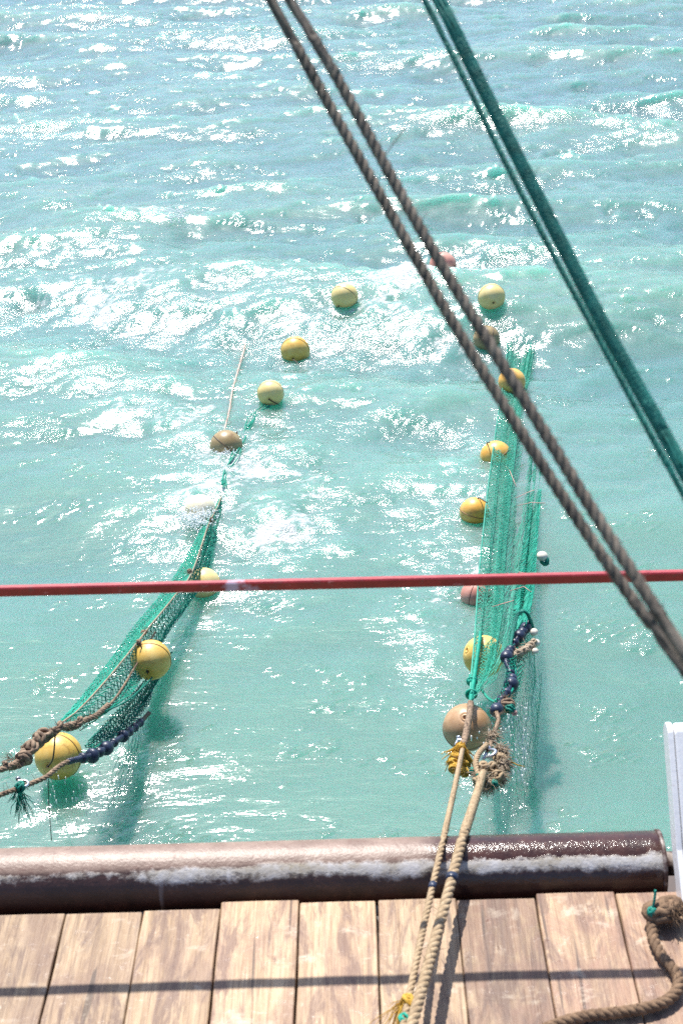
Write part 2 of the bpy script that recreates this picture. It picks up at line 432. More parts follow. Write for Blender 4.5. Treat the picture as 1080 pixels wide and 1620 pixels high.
# ------------------------------------------------------------------ deck
DZ = 1.35; DEND = 2.60
def wood():
    t = NT('deck_wood'); c = t.n('ShaderNodeTexCoord'); tint = t.attr('tint')
    cb = t.n('ShaderNodeCombineXYZ'); t.l(t.math('MULTIPLY', tint, 17.0), cb.inputs[0]); t.l(t.math('MULTIPLY', tint, 31.0), cb.inputs[1])
    ad = t.n('ShaderNodeVectorMath', operation='ADD'); t.l(c.outputs['Object'], ad.inputs[0]); t.l(cb.outputs[0], ad.inputs[1])
    def mp(s):
        m = t.n('ShaderNodeMapping'); m.inputs['Scale'].default_value = s; t.l(ad.outputs[0], m.inputs[0]); return m.outputs[0]
    gr = t.noise(mp((46, 2.2, 10)), 1.0, 6, .62, 1.2)
    fg = t.noise(mp((210, 7, 30)), 1.0, 4, .6, .4)
    bl = t.noise(mp((7, 4, 4)), 1.0, 6, .66, .5)
    pa = t.noise(mp((12, 8, 6)), 1.0, 6, .7, 1.0)
    col = t.ramp(gr, [(.25, (.16, .098, .052)), (.45, (.32, .215, .125)), (.62, (.40, .285, .175)), (.8, (.25, .16, .092))])
    col = t.mix(t.math('MULTIPLY', t.g(fg, .50, .66), .6), col, (.12, .075, .048))
    col = t.mix(t.math('MULTIPLY', t.g(bl, .46, .62), .7), col, (.19, .115, .08))
    red = t.attr('red')
    col = t.mix(t.math('MULTIPLY', t.math('MULTIPLY', t.g(pa, .42, .56), red), .6), col, (.21, .11, .078))
    cr_ = t.g(t.noise(mp((34, 1.5, 9)), 1.0, 2, .5, .3), .665, .69)
    col = t.mix(t.math('MULTIPLY', cr_, .8), col, (.05, .03, .022))
    st_ = t.g(t.noise(mp((14, 3.0, 6)), 1.0, 6, .74, 1.0), .49, .60)
    col = t.mix(t.math('MULTIPLY', st_, .80), col, (.12, .068, .05))
    col = t.mix(t.math('MULTIPLY', t.g(t.noise(mp((9, 14, 9)), 1.0, 5, .7, .4), .58, .70), .6), col, (.46, .38, .29))
    hsv = t.n('ShaderNodeHueSaturation'); t.l(col, hsv.inputs['Color'])
    t.l(t.math('MULTIPLY_ADD', tint, .50), hsv.inputs['Value']); t.t.nodes[-1].inputs[2].default_value = .78
    wet = t.g(t.noise(mp((22, 40, 9)), 1.0, 4, .7, .6), .60, .68)
    rough = t.math('SUBTRACT', .62, t.math('MULTIPLY', wet, .48))
    hgt = t.math('ADD', t.math('MULTIPLY', gr, .6), t.math('ADD', t.math('MULTIPLY', fg, .5), t.math('MULTIPLY', pa, .5)))
    return t.done(t.bsdf(hsv.outputs[0], rough, t.bump(hgt, .8, .005), Specular_IOR_Level=.5))
seams = [-2.30, -2.11, -1.92, -1.73, -1.54, -1.345, -1.155, -.965, -.772, -.581, -.391, -.198, -.008, .186, .380, .573, .765, .96, 1.15, 1.345, 1.54, 1.73, 1.92, 2.11]
endy = [2.595, 2.60, 2.59, 2.6, 2.6, 2.597, 2.605, 2.600, 2.596, 2.600, 2.622, 2.612, 2.614, 2.606, 2.624, 2.618, 2.60, 2.6, 2.6, 2.6, 2.6, 2.6, 2.6]
dv, df, dt, dr = [], [], [], []
rd = random.Random(3)
for i in range(len(seams)-1):
    x0, x1 = seams[i]+.0012+rd.uniform(0, .0010), seams[i+1]-.0012-rd.uniform(0, .0010)
    zt = DZ + rd.uniform(-.002, .0015)
    n = 46; y0, y1 = -1.2, endy[i]
    b = len(dv); tn = rd.random()
    red = .15 if seams[i] < .1 else .95
    ph = rd.uniform(0, 9)
    for j in range(n+1):
        y = y0+(y1-y0)*j/n
        wl = .0012*math.sin(y*9+ph)+.0008*math.sin(y*23+ph*2); wr = .0012*math.sin(y*8+ph*3)+.0008*math.sin(y*19+ph)
        for (x, z) in ((x0+wl, zt-.04), (x0+wl, zt-.003), (x0+wl+.0025, zt), ((x0+x1)/2, zt+.001), (x1+wr-.0025, zt), (x1+wr, zt-.003), (x1+wr, zt-.04)):
            dv.append((x, y, z)); dt.append(tn); dr.append(red)
    for j in range(n):
        for k in range(6):
            a = b+j*7+k; df.append((a, a+1, a+8, a+7))
    df.append(tuple(b+n*7+k for k in range(7)))
me = bpy.data.meshes.new('deck'); me.from_pydata(dv, [], df); me.update()
for nm, arr in (('tint', dt), ('red', dr)):
    at = me.attributes.new(nm, 'FLOAT', 'POINT'); at.data.foreach_set('value', arr)
deck = link('deck', me, wood(), smooth=False); tag(deck, kind='structure')
# bare dark timbers under the planks and the hull below them
t = NT('hull_paint'); v = t.coord(); M['hull'] = t.done(t.bsdf(t.mix(t.g(t.noise(v, 5), .4, .7), (.03, .025, .03), (.09, .05, .035)), .6))
m = MB(); m.box((-2.3, -1.3, DZ-.12), (2.11, 2.56, DZ-.045)); m.box((-2.3, 2.562, DZ-.5), (2.11, 2.62, DZ-.045)); m.box((-2.3, 2.622, DZ-.5), (2.11, 2.83, DZ-.14)); m.box((-2.3, -1.3, -.4), (2.11, 2.48, DZ-.121))
hull = m.build('hull', M['hull'], smooth=False); tag(hull, kind='structure')
# cracks in the boards: narrow gouges
t = NT('crack_dark'); M['crack'] = t.done(t.bsdf((.04, .022, .015), .9))

# ------------------------------------------------------------------ stern roller
RY, RZ, RR = 2.725, 1.342, .083
RX0, RX1 = -2.2, Y(1052, 1345, 2.70).x
def roller_mat():
    t = NT('rusty_pipe'); c = t.n('ShaderNodeTexCoord'); sp = t.n('ShaderNodeSeparateXYZ'); t.l(c.outputs['Object'], sp.inputs[0])
    ang = t.math('ARCTAN2', t.math('MULTIPLY', sp.outputs[1], -1.0), sp.outputs[2])     # 0 on top, + towards the deck
    va = t.coord(scale=(1, 1, 1)); vb = t.coord(scale=(.25, 1, 1))
    n1 = t.noise(va, 14, 6, .68); n2 = t.noise(va, 60, 5, .7); n3 = t.noise(vb, 9, 5, .6)
    base = t.mix(t.g(n1, .35, .65), (.032, .015, .013), (.065, .028, .022))
    base = t.mix(t.math('MULTIPLY', t.g(n2, .55, .7), .5), base, (.13, .06, .04))
    # dry worn stretch on the left: paint rubbed down to a pale rosy bloom on the top
    left = t.math('SUBTRACT', 1.0, t.ramp(t.math('ADD', sp.outputs[0], t.math('MULTIPLY', t.math('SUBTRACT', n1, .5), .05)), [(0, (0, 0, 0)), (.5, (0, 0, 0)), (.5, (1, 1, 1))]))
    ml = t.n('ShaderNodeMapRange'); t.l(t.math('ADD', sp.outputs[0], t.math('MULTIPLY', t.math('SUBTRACT', n1, .5), .22)), ml.inputs[0])
    ml.inputs[1].default_value = .09+.6; ml.inputs[2].default_value = .17+.6; ml.inputs[3].default_value = 1; ml.inputs[4].default_value = 0
    left = ml.outputs[0]
    mt = t.n('ShaderNodeMapRange'); t.l(t.math('ADD', ang, t.math('MULTIPLY', t.math('SUBTRACT', n3, .5), .25)), mt.inputs[0])
    mt.inputs[1].default_value = .50; mt.inputs[2].default_value = .66; mt.inputs[3].default_value = 1; mt.inputs[4].default_value = 0
    dry = t.mix(t.g(n1, .35, .65), (.165, .108, .084), (.25, .175, .14))
    dry = t.mix(t.math('MULTIPLY', t.g(n2, .54, .68), .7), dry, (.13, .065, .05))
    colr = t.mix(t.math('MULTIPLY', left, mt.outputs[0]), base, dry)
    # salt crust in a ragged band along the lower shoulder
    rag = t.math('ADD', t.math('MULTIPLY', t.math('SUBTRACT', n1, .5), .55), t.math('MULTIPLY', t.math('SUBTRACT', n2, .5), .35))
    cen = t.math('ABSOLUTE', t.math('SUBTRACT', ang, .70))
    wid = t.math('ADD', t.math('MULTIPLY', t.math('SUBTRACT', n3, .45), 1.25), .125)
    cr = t.math('SUBTRACT', t.math('ADD', wid, rag), cen)
    crm = t.g(cr, .0, .16)
    crc = t.mix(t.g(n1, .36, .62), (.33, .29, .22), (.54, .53, .53))
    colr = t.mix(t.math('MULTIPLY', crm, .86), colr, crc)
    dr_ = t.g(t.noise(t.coord(scale=(26, 2, 2)), 1.0, 3, .6), .66, .72)
    ab = t.math('MULTIPLY', t.math('GREATER_THAN', ang, .85), t.math('MULTIPLY', dr_, .30))
    colr = t.mix(ab, colr, (.42, .38, .38))
    wet = t.math('SUBTRACT', 1.0, t.math('MULTIPLY', left, .75))
    rg = t.mix(wet, (.55,)*3, (.14,)*3); rg = t.mix(crm, rg, (.8,)*3)
    hb = t.math('ADD', t.math('MULTIPLY', n2, .6), t.math('ADD', t.math('MULTIPLY', crm, .6), t.math('MULTIPLY', t.noise(va, 130, 3), .5)))
    return t.done(t.bsdf(colr, rg, t.bump(hb, .7, .003)))
M['roller'] = roller_mat()
roller = empty('stern_roller', ((RX0+RX1)/2, RY, RZ))
tag(roller, 'rusty maroon steel pipe roller with pale salt crust along the stern edge of the deck', 'roller')
m = MB()
Mx = axis_matrix((1, 0, 0))
prof = [(RR*.2, 0), (RR-.004, 0), (RR, .004)]
nst = 90
prof += [(RR, .004+(RX1-RX0-.008)*k/nst) for k in range(1, nst+1)] + [(RR-.004, RX1-RX0), (RR*.2, RX1-RX0)]
m.lathe((RX0, RY, RZ), Mx, prof, 64)
o = m.build('pipe', M['roller'])
# object space at the pipe's right part so the worn stretch sits where it should
o.data.transform(Matrix.Translation((-(-.6), -RY, -RZ))); o.location = (-.6, RY, RZ)
o.parent = roller; o.matrix_parent_inverse = Matrix.Translation(-roller.location)
m = MB(); m.lathe((RX1, RY, RZ), Mx, [(.02, -.012), (RR+.001, -.012), (RR+.003, -.010), (RR+.003, -.003), (RR+.001, -.001), (.02, -.001)], 48)
t = NT('collar_rust'); v = t.coord(); M['collar'] = t.done(t.bsdf(t.mix(t.g(t.noise(v, 30), .45, .6), (.06, .03, .025), (.30, .26, .24)), .5))
m.build('end_collar', M['collar'], roller)
m = MB(); m.lathe((RX1+.001, RY, RZ), Mx, [(.0, 0), (.03, 0), (.03, .25), (0, .25)], 24); m.build('axle', M['collar'], roller)

# ------------------------------------------------------------------ white bracket
t = NT('white_paint'); v = t.coord()
wc = t.mix(t.g(t.noise(v, 6, 5, .6), .56, .72), (.80, .80, .80), (.66, .66, .67))
wc = t.mix(t.math('MULTIPLY', t.g(t.noise(v, 45, 5, .7), .62, .7), .5), wc, (.40, .26, .18))
M['white'] = t.done(t.bsdf(wc, .4, t.bump(t.noise(v, 60), .2, .003)))
br = empty('roller_bracket', (.9, 2.7, DZ))
tag(br, 'white painted steel bracket at the right hand end of the rusty roller', 'bracket')
def extr_yz(prof, x0, x1, bev=.004):
    m = MB(); n = len(prof); cy = sum(p[0] for p in prof)/n; cz = sum(p[1] for p in prof)/n
    for x, s in ((x0, 1-bev/.12), (x0+bev, 1), (x1-bev, 1), (x1, 1-bev/.12)):
        for (y, z) in prof: m.v.append((x, cy+(y-cy)*s, cz+(z-cz)*s))
    for l in range(3):
        for k in range(n):
            a = l*n+k; b = l*n+(k+1) % n; m.f.append((a, a+n, b+n, b))
    m.f.append(tuple(range(n))); m.f.append(tuple(range(3*n, 4*n))[::-1])
    return m
# a raked channel: its back edge slopes from (y 2.87, z 1.64) down to the deck, the top is rounded
def raked(off, up):
    n_ = Vector((0, -.74, .67)); b = [Vector((0, y, z)) for y, z in ((2.600, 1.353), (2.614, 1.372), (2.679, 1.427), (2.773, 1.538), (2.862, 1.640))]
    f_ = [p+n_*off for p in b]; c_ = b[-1]+n_*off*.5; ax = Vector((0, .67, .74))
    arc = [c_ + (n_*(-math.cos(R_(a))) + ax*math.sin(R_(a)))*off*.5 for a in range(15, 180, 15)]
    P = b + arc + f_[::-1][:-1] + [Vector((0, 2.600-off*1.35, 1.353+off*.35)), Vector((0, 2.600-off*1.35, 1.353))]
    return [(p.y-up*.7, p.z+up*.7 if p.z > 1.36 else p.z) for p in P]
extr_yz(raked(.058, 0), RX1+.010, RX1+.024, .002).build('side_plate', M['white'], br, False)
extr_yz(raked(.050, .012), RX1+.026, RX1+.36, .006).build('channel_web', M['white'], br, False)

# ------------------------------------------------------------------ red rail
t = NT('red_paint'); c = t.n('ShaderNodeTexCoord'); v = c.outputs['Object']
sp = t.n('ShaderNodeSeparateXYZ'); t.l(v, sp.inputs[0])
rc = t.mix(t.g(t.noise(v, 20, 5), .4, .65), (.20, .005, .009), (.28, .013, .016))
rc = t.mix(t.math('MULTIPLY', t.g(t.noise(v, 34, 5, .7), .58, .63), .75), rc, (.17, .03, .028))
rc = t.mix(t.math('MULTIPLY', t.g(t.noise(t.coord(scale=(.5, 1, 1)), 55, 4, .7), .64, .69), .6), rc, (.50, .22, .22))
mk = t.math('SUBTRACT', 1.0, t.math('DIVIDE', t.math('ABSOLUTE', t.math('ADD', sp.outputs[0], .315)), .10))
ch = t.g(t.math('ADD', t.math('MULTIPLY', mk, .27), t.math('MULTIPLY', t.noise(t.coord(scale=(1, 1, 1)), 34, 4, .6), .6)), .46, .58)
rc = t.mix(t.math('MULTIPLY', ch, .8), rc, (.46, .44, .56))
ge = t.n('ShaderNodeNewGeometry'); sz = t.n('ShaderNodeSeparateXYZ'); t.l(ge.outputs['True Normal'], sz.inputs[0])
rc = t.mix(t.math('MULTIPLY', t.g(sz.outputs[2], .6, .95), t.math('MULTIPLY', t.noise(v, 26, 5, .7), .75)), rc, (.50, .10, .11))  # up-facing side paler: sunlit highlight painted into the red
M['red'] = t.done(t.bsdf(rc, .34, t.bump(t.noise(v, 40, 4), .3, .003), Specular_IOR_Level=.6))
rail = empty('guard_rail', (-.2, 2.80, 2.15))
tag(rail, 'red painted square steel rail stretched straight across above the stern roller', 'rail')
ra, rb = W(0, 935, 2.16), None
pL = Y(0, 935, 2.815); pR = Y(1080, 910, 2.815); dr_v = (pR-pL)
m = MB(); PA = pL-dr_v*.75; PB = pR+dr_v*.55
ex = (PB-PA).normalized(); ey = Vector((0, 0, 1)).cross(ex).normalized(); ez = ex.cross(ey)
HD, HH, BV = .0085, .0125, .003
sec = [(-HD+BV, -HH), (HD-BV, -HH), (HD, -HH+BV), (HD, HH-BV), (HD-BV, HH), (-HD+BV, HH), (-HD, HH-BV), (-HD, -HH+BV)]
for k in range(61):
    c_ = PA+(PB-PA)*k/60
    for (a, b) in sec: m.v.append(tuple(c_+ey*a+ez*b))
for k in range(60):
    for q in range(8):
        a = k*8+q; b = k*8+(q+1) % 8; m.f.append((a, a+8, b+8, b))
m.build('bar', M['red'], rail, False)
for P in (PA, PB):
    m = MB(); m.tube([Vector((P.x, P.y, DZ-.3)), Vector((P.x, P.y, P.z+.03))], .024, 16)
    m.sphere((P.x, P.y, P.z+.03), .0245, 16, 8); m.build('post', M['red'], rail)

# ------------------------------------------------------------------ ropes over the roller
def rope_thing(name, label, cat, strands_pts, R, mat, group=None, pitch=None, fuzz=0, strands=3, fl=.02, braid=False):
    o = empty(name, strands_pts[0]); tag(o, label, cat, group)
    m = MB(); m.rope(strands_pts, R, strands, pitch)
    if fuzz: m.fuzz(strands_pts, R, fuzz, fl)
    m.build('strands', mat, o); return o
top = RZ+RR
A_sh = W(731, 1186, .80); B_sh = W(764, 1222, .82)
def proj(P):
    d = np.array(P)-CAM; z = d @ _F; return 540+FPX*(d @ _R)/z, 810-FPX*(d @ _U)/z
def over(far, line, pts_deck, R):
    """from the net end straight to the pipe, bent over its top, then on over the deck; line: photo x along photo y"""
    ly, lx = [q[1] for q in line], [q[0] for q in line]
    arc = []
    for a in (38, 24, 10, -4):
        P = Vector((0, RY+(RR+R)*math.sin(R_(a)), RZ+(RR+R)*math.cos(R_(a))))
        for _ in range(4):
            u, v_ = proj(P); P.x += (float(np.interp(v_, ly, lx))-u)*depth(P)/FPX
        arc.append(P)
    return [far, far.lerp(arc[0], .4)-Vector((0, 0, .006)), far.lerp(arc[0], .8)-Vector((0, 0, .003))] + arc + pts_deck
RA, RB = .0088, .0138
ptsA = over(A_sh, [(731, 1186), (703, 1318), (680, 1420), (645, 1585)], [W(672, 1455, DZ+.098), W(645, 1585, DZ+.135), W(622, 1690, DZ+.165), W(560, 1950, DZ+.25)], RA)
ptsB = over(B_sh, [(764, 1222), (727, 1340), (706, 1420), (652, 1618)], [W(695, 1462, DZ+.102), W(652, 1618, DZ+.15), W(633, 1690, DZ+.175), W(560, 1980, DZ+.28)], RB)
ra_ = rope_thing('tow_rope', 'thin pale tan rope, left one of the pair running over the stern roller', 'rope', ptsA, RA, M['tan_rope'], None, .05, 60)
rb_ = rope_thing('tow_rope', 'thick pale tan laid rope, right one of the pair running over the stern roller', 'rope', ptsB, RB, M['tan_rope'], None, .062, 90)
def marker(P, Q, R, par):
    m = MB(); m.tube([P, P.lerp(Q, .5), Q], R*1.12, 14); m.build('tape_mark', M['navy'], par)
def nearest(pts, px, py):
    best = None
    for p in resample(pts, .004):
        d = np.array(p)-CAM; z = d @ _F; e = (540+FPX*(d @ _R)/z-px)**2+(810-FPX*(d @ _U)/z-py)**2
        if best is None or e < best[0]: best = (e, p)
    return best[1]
marker(nearest(ptsA, 683, 1398), nearest(ptsA, 682, 1406), RA, ra_)
marker(nearest(ptsB, 712, 1384), nearest(ptsB, 710, 1392), RB, rb_)
# frayed yellow lashing low on the thin rope
def tuft(m, c, axis, n, length, spread, r=.0011, droop=.5, rnd=random):
    axis = Vector(axis).normalized()
    for _ in range(n):
        d = (axis + Vector((rnd.gauss(0, spread), rnd.gauss(0, spread), rnd.gauss(0, spread)))).normalized()
        l = length*rnd.uniform(.5, 1.15); s0 = Vector(c)+Vector((rnd.gauss(0, .006), rnd.gauss(0, .006), rnd.gauss(0, .006)))
        k = Vector((rnd.gauss(0, .12), rnd.gauss(0, .12), rnd.gauss(0, .12)))*l
        P = [s0, s0+d*l*.35+k*.4, s0+d*l*.7+k-Vector((0, 0, droop*l*.2)), s0+d*l+k*1.2-Vector((0, 0, droop*l*.55))]
        m.tube(P, [r, r, r*.9, r*.5], 4, False)
def ball_knot(m, c, R, r, turns, rnd, sq=(1, 1, 1)):
    """a wad of rope turns round a centre"""
    for k in range(turns):
        ax = axis_matrix(Vector((rnd.gauss(0, 1), rnd.gauss(0, 1), rnd.gauss(0, 1))))
        rr = R*rnd.uniform(.6, 1.0); P = []
        for j in range(15):
            a = 2*math.pi*j/14
            q = ax @ Vector((math.cos(a)*rr, math.sin(a)*rr, rnd.gauss(0, R*.10)))
            P.append(Vector(c)+Vector((q.x*sq[0], q.y*sq[1], q.z*sq[2])))
        m.tube(resample(P, r*1.3), r, 6)
c = nearest(ptsA, 640, 1585)
kn = empty('rope_lashing', c); tag(kn, 'frayed yellow fibre lashing tied round the thin tan rope above the deck', 'lashing')
m = MB(); rk = random.Random(5); ball_knot(m, c, .016, .004, 7, rk); tuft(m, c+Vector((-.008, 0, 0)), (-.3, -.5, -.7), 40, .07, .35, rnd=rk)
m.build('yarn', M['yellow_fibre'], kn)
m = MB(); ball_knot(m, nearest(ptsA, 632, 1612), .012, .0035, 4, rk); m.build('twine', M['net_green'], kn)

# ------------------------------------------------------------------ foreground ropes in front of the lens
def dz_path(pts, z0, z1, y0=0, y1=1060): return [D(x, y, z0+(z1-z0)*((y-y0)/(y1-y0))) for x, y in pts]
Lb = [(433, 7), (468, 74), (507, 141), (542, 204), (577, 267), (616, 331), (647, 391), (679, 447), (700, 482), (743, 560), (793, 636), (843, 711), (886, 785), (929, 845), (977, 919), (1020, 979), (1080, 1057)]
Rb = [(463, 7), (496, 56), (531, 116), (563, 176), (598, 239), (630, 303), (658, 352), (686, 398), (714, 447), (765, 530), (808, 599), (851, 668), (895, 737), (929, 798), (968, 858), (1011, 923), (1046, 975), (1080, 1031)]
def sm(pts):   # ease the hand-read points
    for _ in range(3):
        pts = [pts[0]]+[((pts[i-1][0]+2*pts[i][0]+pts[i+1][0])/4, (pts[i-1][1]+2*pts[i][1]+pts[i+1][1])/4) for i in range(1, len(pts)-1)]+[pts[-1]]
    return pts
def extend(P, a, b):
    return [P[0]+(P[0]-P[2]).normalized()*a] + P + [P[-1]+(P[-1]-P[-3]).normalized()*b]
for pts, z0, z1, lb in ((sm(Lb), 2.12, 1.80, 'thick dark brown laid rope slanting across the view, left one of the brown pair'),
                        (sm(Rb), 2.06, 1.70, 'thick dark brown laid rope slanting across the view, right one of the brown pair')):
    P = extend(dz_path(pts, z0, z1), 1.6, 1.2)
    rope_thing('hauling_rope', lb, 'rope', P, .0088, M['brown_rope'], None, .052, 260, 3, .010)
# the stray yarn sticking out of the right brown rope
m = MB(); p = D(606, 247, 2.02); m.tube([p, D(616, 236, 2.02), D(630, 216, 2.01), D(641, 203, 2.0)], .0009, 4)
m.build('loose_yarn', M['old_rope'], bpy.data.objects['hauling_rope.001'])
Gt = [(671, 0), (709, 69), (746, 151), (779, 216), (803, 269), (836, 326), (868, 395), (903, 456), (933, 508), (959, 560), (994, 625), (1029, 689), (1063, 750), (1080, 782)]
Gk = [(695, 0), (726, 61), (754, 126), (787, 183), (815, 244), (848, 306), (884, 379), (916, 439), (946, 504), (977, 560), (1011, 616), (1046, 677), (1080, 742)]
P = extend(dz_path(sm(Gt), 2.15, 1.95, 0, 780), 1.6, 1.2)
o = empty('netting_rope', P[0]); tag(o, 'thin dark green braided twine rope left of the thick green bundle', 'rope')
m = MB(); m.rope(P, .0050, 3, .032); m.fuzz(P, .006, 240, .006); m.build('strands', M['green_rope'], o)
P = extend(dz_path(sm(Gk), 2.10, 1.90, 0, 780), 1.6, 1.2)
o = empty('netting_rope', P[0]); tag(o, 'thick bundle of dark green netting slanting across the upper right corner', 'net rope')
m = MB()
for h in (1, -1): m.rope(P, .0106, 9, .062, 5, h, 0, .19)
m.build('braid', M['green_rope'], o)
m = MB(); m.rope(P, .0072, 4, .09, 6, 1, .3, .42); m.fuzz(P, .0106, 400, .007); m.build('core', M['green_rope'], o)

# ------------------------------------------------------------------ floats
def make_float(px, py, h, dpx, kind, label, cordpx=None, axis=(.3, -.5, .4), sub=None, seam=True, group='net floats'):
    """trawl float: two moulded halves with a seam flange and two hub dimples, cord through the hubs"""
    c = W(px, py, h); R = dpx*depth(c)/FPX/2
    o = empty('net_float', c); tag(o, label, 'float', group)
    Mx = axis_matrix(axis)
    prof = []
    n = 30
    for k in range(n+1):
        th = math.pi*k/n; r = R*math.sin(th); hh_ = R*math.cos(th)
        if th < .17 or th > math.pi-.17:       # hub dimple
            s_ = 1 if th < 1 else -1; hh_ = s_*(R*math.cos(.17) - (0.10*R)*(1-min(th, math.pi-th)/.17)**.5)
        prof.append((max(r, .0001), hh_))
    m = MB(); m.lathe(c, Mx, prof[::-1], 40); m.build('shell', FM[kind], o)
    m = MB(); m.lathe(c, Mx, [(R*.985, -.030*R), (R*1.012, -.026*R), (R*1.02, 0), (R*1.012, .026*R), (R*.985, .030*R)], 48)
    m.build('seam_band', M['seam_'+kind], o)
    ax = Vector(axis).normalized()
    for s_ in (1, -1):
        m = MB(); m.lathe(c+ax*s_*R*.905, axis_matrix(ax*s_), [(R*.05, 0), (R*.09, .075*R), (R*.15, .085*R), (R*.17, .06*R), (R*.17, 0)], 20)
        m.build('hub', FM[kind], o)
    if cordpx:
        m = MB(); e = [W(a, b, hh) for a, b, hh in cordpx]
        P = [c+ax*R*.93, c+ax*R*1.05] + e
        m.rope(P, .0036 if R > .08 else .004, 3, .03, 5); m.build('cord', M['dark_cord'], o)
    return o, c, R
for k, mcol in (('yellow', (.30, .17, .05)), ('pale', (.45, .34, .15)), ('orange', (.32, .15, .05)), ('brown', (.10, .06, .03)), ('tan', (.20, .10, .05)), ('pink', (.25, .10, .08)), ('cream', (.6, .52, .36))):
    t = NT('seam_'+k); v = t.coord(); M['seam_'+k] = t.done(t.bsdf(t.mix(t.g(t.noise(v, 30), .4, .6), mcol, tuple(x*.5 for x in mcol)), .5))
def on_sea(px, py, off=0.0):
    z = 0.0
    for _ in range(3):
        p = W(px, py, z); z = sea_h(p.x, p.y)+off
    return z
FL = {}
FL['a'] = make_float(545, 469, on_sea(545, 478, .055), 43, 'pale', 'pale yellow float with a fine curved seam, farthest of the left row', [(532, 488, .0)], (-.42, -.75, -.42))
FL['b'] = make_float(467, 555, on_sea(467, 560, .035), 46, 'yellow', 'dull yellow float half sunk in foam, second farthest of the left row', [(472, 575, -.02)], (-.12, -.9, -.16))
FL['c'] = make_float(428, 622, on_sea(428, 630, .06), 42, 'pale', 'pale yellow float with an orange hub and a cord trailing to the right', [(442, 641, .02)], (-.05, -.9, -.06))
FL['d'] = make_float(358, 706, on_sea(358, 706, .0), 52, 'brown', 'brown float half under foam with a dark seam, fourth of the left row', [(372, 722, .0), (384, 738, -.02)], (.55, .3, .55))
FL['e'] = make_float(317, 806, on_sea(318, 810, .045), 48, 'cream', 'cream coloured float smothered in white splash beside the tip of the left net', None, (.3, .2, .8))
FL['f'] = make_float(323, 924, on_sea(323, 926, .03), 52, 'pale', 'pale yellow float half hidden behind the red rail beside the left net', [(306, 903, .14)], (-.3, .2, .85))
FL['g'] = make_float(239, 1044, .27, 64, 'yellow', 'yellow float with brown scuffs and a dark cord at its hub against the left net', [(226, 1030, .34), (220, 1016, .38)], (-.05, -.95, -.02))
FL['h'] = make_float(93, 1196, .12, 75, 'yellow', 'largest yellow float under the knotted brown rope at the left edge', [(84, 1200, .22), (88, 1160, .42)], (-.25, -.9, .2))
FL['i'] = make_float(700, 420, on_sea(700, 425, .05), 43, 'pink', 'faded red float behind the brown ropes, farthest of the right row', [(716, 430, .06)], (.8, -.5, .1))
FL['j'] = make_float(777, 470, on_sea(777, 478, .045), 43, 'pale', 'whole pale yellow float with a short dark cord, nearest to the green bundle', [(777, 489, .0)], (.05, -.9, -.08))
FL['k'] = make_float(769, 536, on_sea(769, 538, .03), 42, 'brown', 'olive brown float partly behind the brown ropes, third of the right row', None, (.75, .1, -.4))
FL['l'] = make_float(809, 604, on_sea(809, 607, .04), 43, 'orange', 'orange float partly behind the brown ropes, fourth of the right row', None, (.7, .2, .3))
FL['m'] = make_float(784, 722, on_sea(784, 722, .0), 50, 'orange', 'yellow orange float half sunk behind the left edge of the right net', [(774, 700, .14)], (-.5, .2, .75))
FL['n'] = make_float(750, 810, on_sea(750, 812, .03), 47, 'orange', 'deep orange float with a dark seam, standing clear left of the right net', [(770, 795, .16)], (.25, .1, .9))
FL['o'] = make_float(753, 942, on_sea(753, 944, .02), 50, 'pink', 'dusky pink float just below the red rail at the right net', [(757, 930, .25)], (.8, -.5, .0))
FL['p'] = make_float(765, 1038, .22, 66, 'yellow', 'yellow float seen through the green mesh of the right net', None, (-.6, -.1, .35))
FL['q'] = make_float(738, 1151, .42, 76, 'tan', 'large brown float with a rusty seam behind the shackle of the right net', None, (.10, .40, -.75))

# ------------------------------------------------------------------ nets
def poly(pts, step=.02): return resample([W(x, y, h) for x, y, h in pts], step)
def at_frac(P, L, u):
    d = u*L[-1]; i = int(np.searchsorted(L, d)); i = min(max(i, 1), len(P)-1)
    a = (d-L[i-1])/max(L[i]-L[i-1], 1e-9); return P[i-1].lerp(P[i], a)
def cum(P):
    L = [0.0]
    for i in range(1, len(P)): L.append(L[-1]+(P[i]-P[i-1]).length)
    return L
def netting(m, A, B, nv, cell=.024, r=.0016, sag=.03, fold=.012, seed=0, ragged=0):
    """diamond meshes of twine between the two edge lines A and B"""
    A = poly(A); B = poly(B); LA, LB = cum(A), cum(B)
    nu = max(6, int(max(LA[-1], LB[-1])/cell)); rnd = random.Random(seed)
    ph = [rnd.uniform(0, 6.28) for _ in range(8)]
    def pt(i, j):
        u, v_ = i/nu, j/nv
        vv = v_ + .05*math.sin(u*17+ph[0]+v_*4)*math.sin(math.pi*v_)
        a, b = at_frac(A, LA, u), at_frac(B, LB, u); p = a.lerp(b, vv)
        wd = (b-a).length; q = math.sin(math.pi*v_)
        off = fold*(math.sin(v_*15+ph[1]+u*7)*.6+math.sin(v_*31+ph[2]-u*11)*.4)*q*min(1, wd/.15)
        p.z += -sag*q*q*min(1, wd/.2) + off*.7
        p.x += off*.6; p.y += off*.5
        if ragged and u < .45:
            p.z -= ragged*(1-u/.45)*(.5+.5*math.sin(j*1.7+ph[3])+.4*math.sin(j*.6+ph[4]))
        p += Vector((rnd.gauss(0, 1), rnd.gauss(0, 1), rnd.gauss(0, 1)))*cell*.08
        return p
    G = [[pt(i, j) for j in range(nv+1)] for i in range(nu+1)]
    for o_ in range(0, 2*nv, 2):
        P = []
        for i in range(nu+1):
            q = (i+o_) % (2*nv); j = q if q <= nv else 2*nv-q
            P.append(G[i][j])
        m.tube(P, r, 3, False)
    return A, B

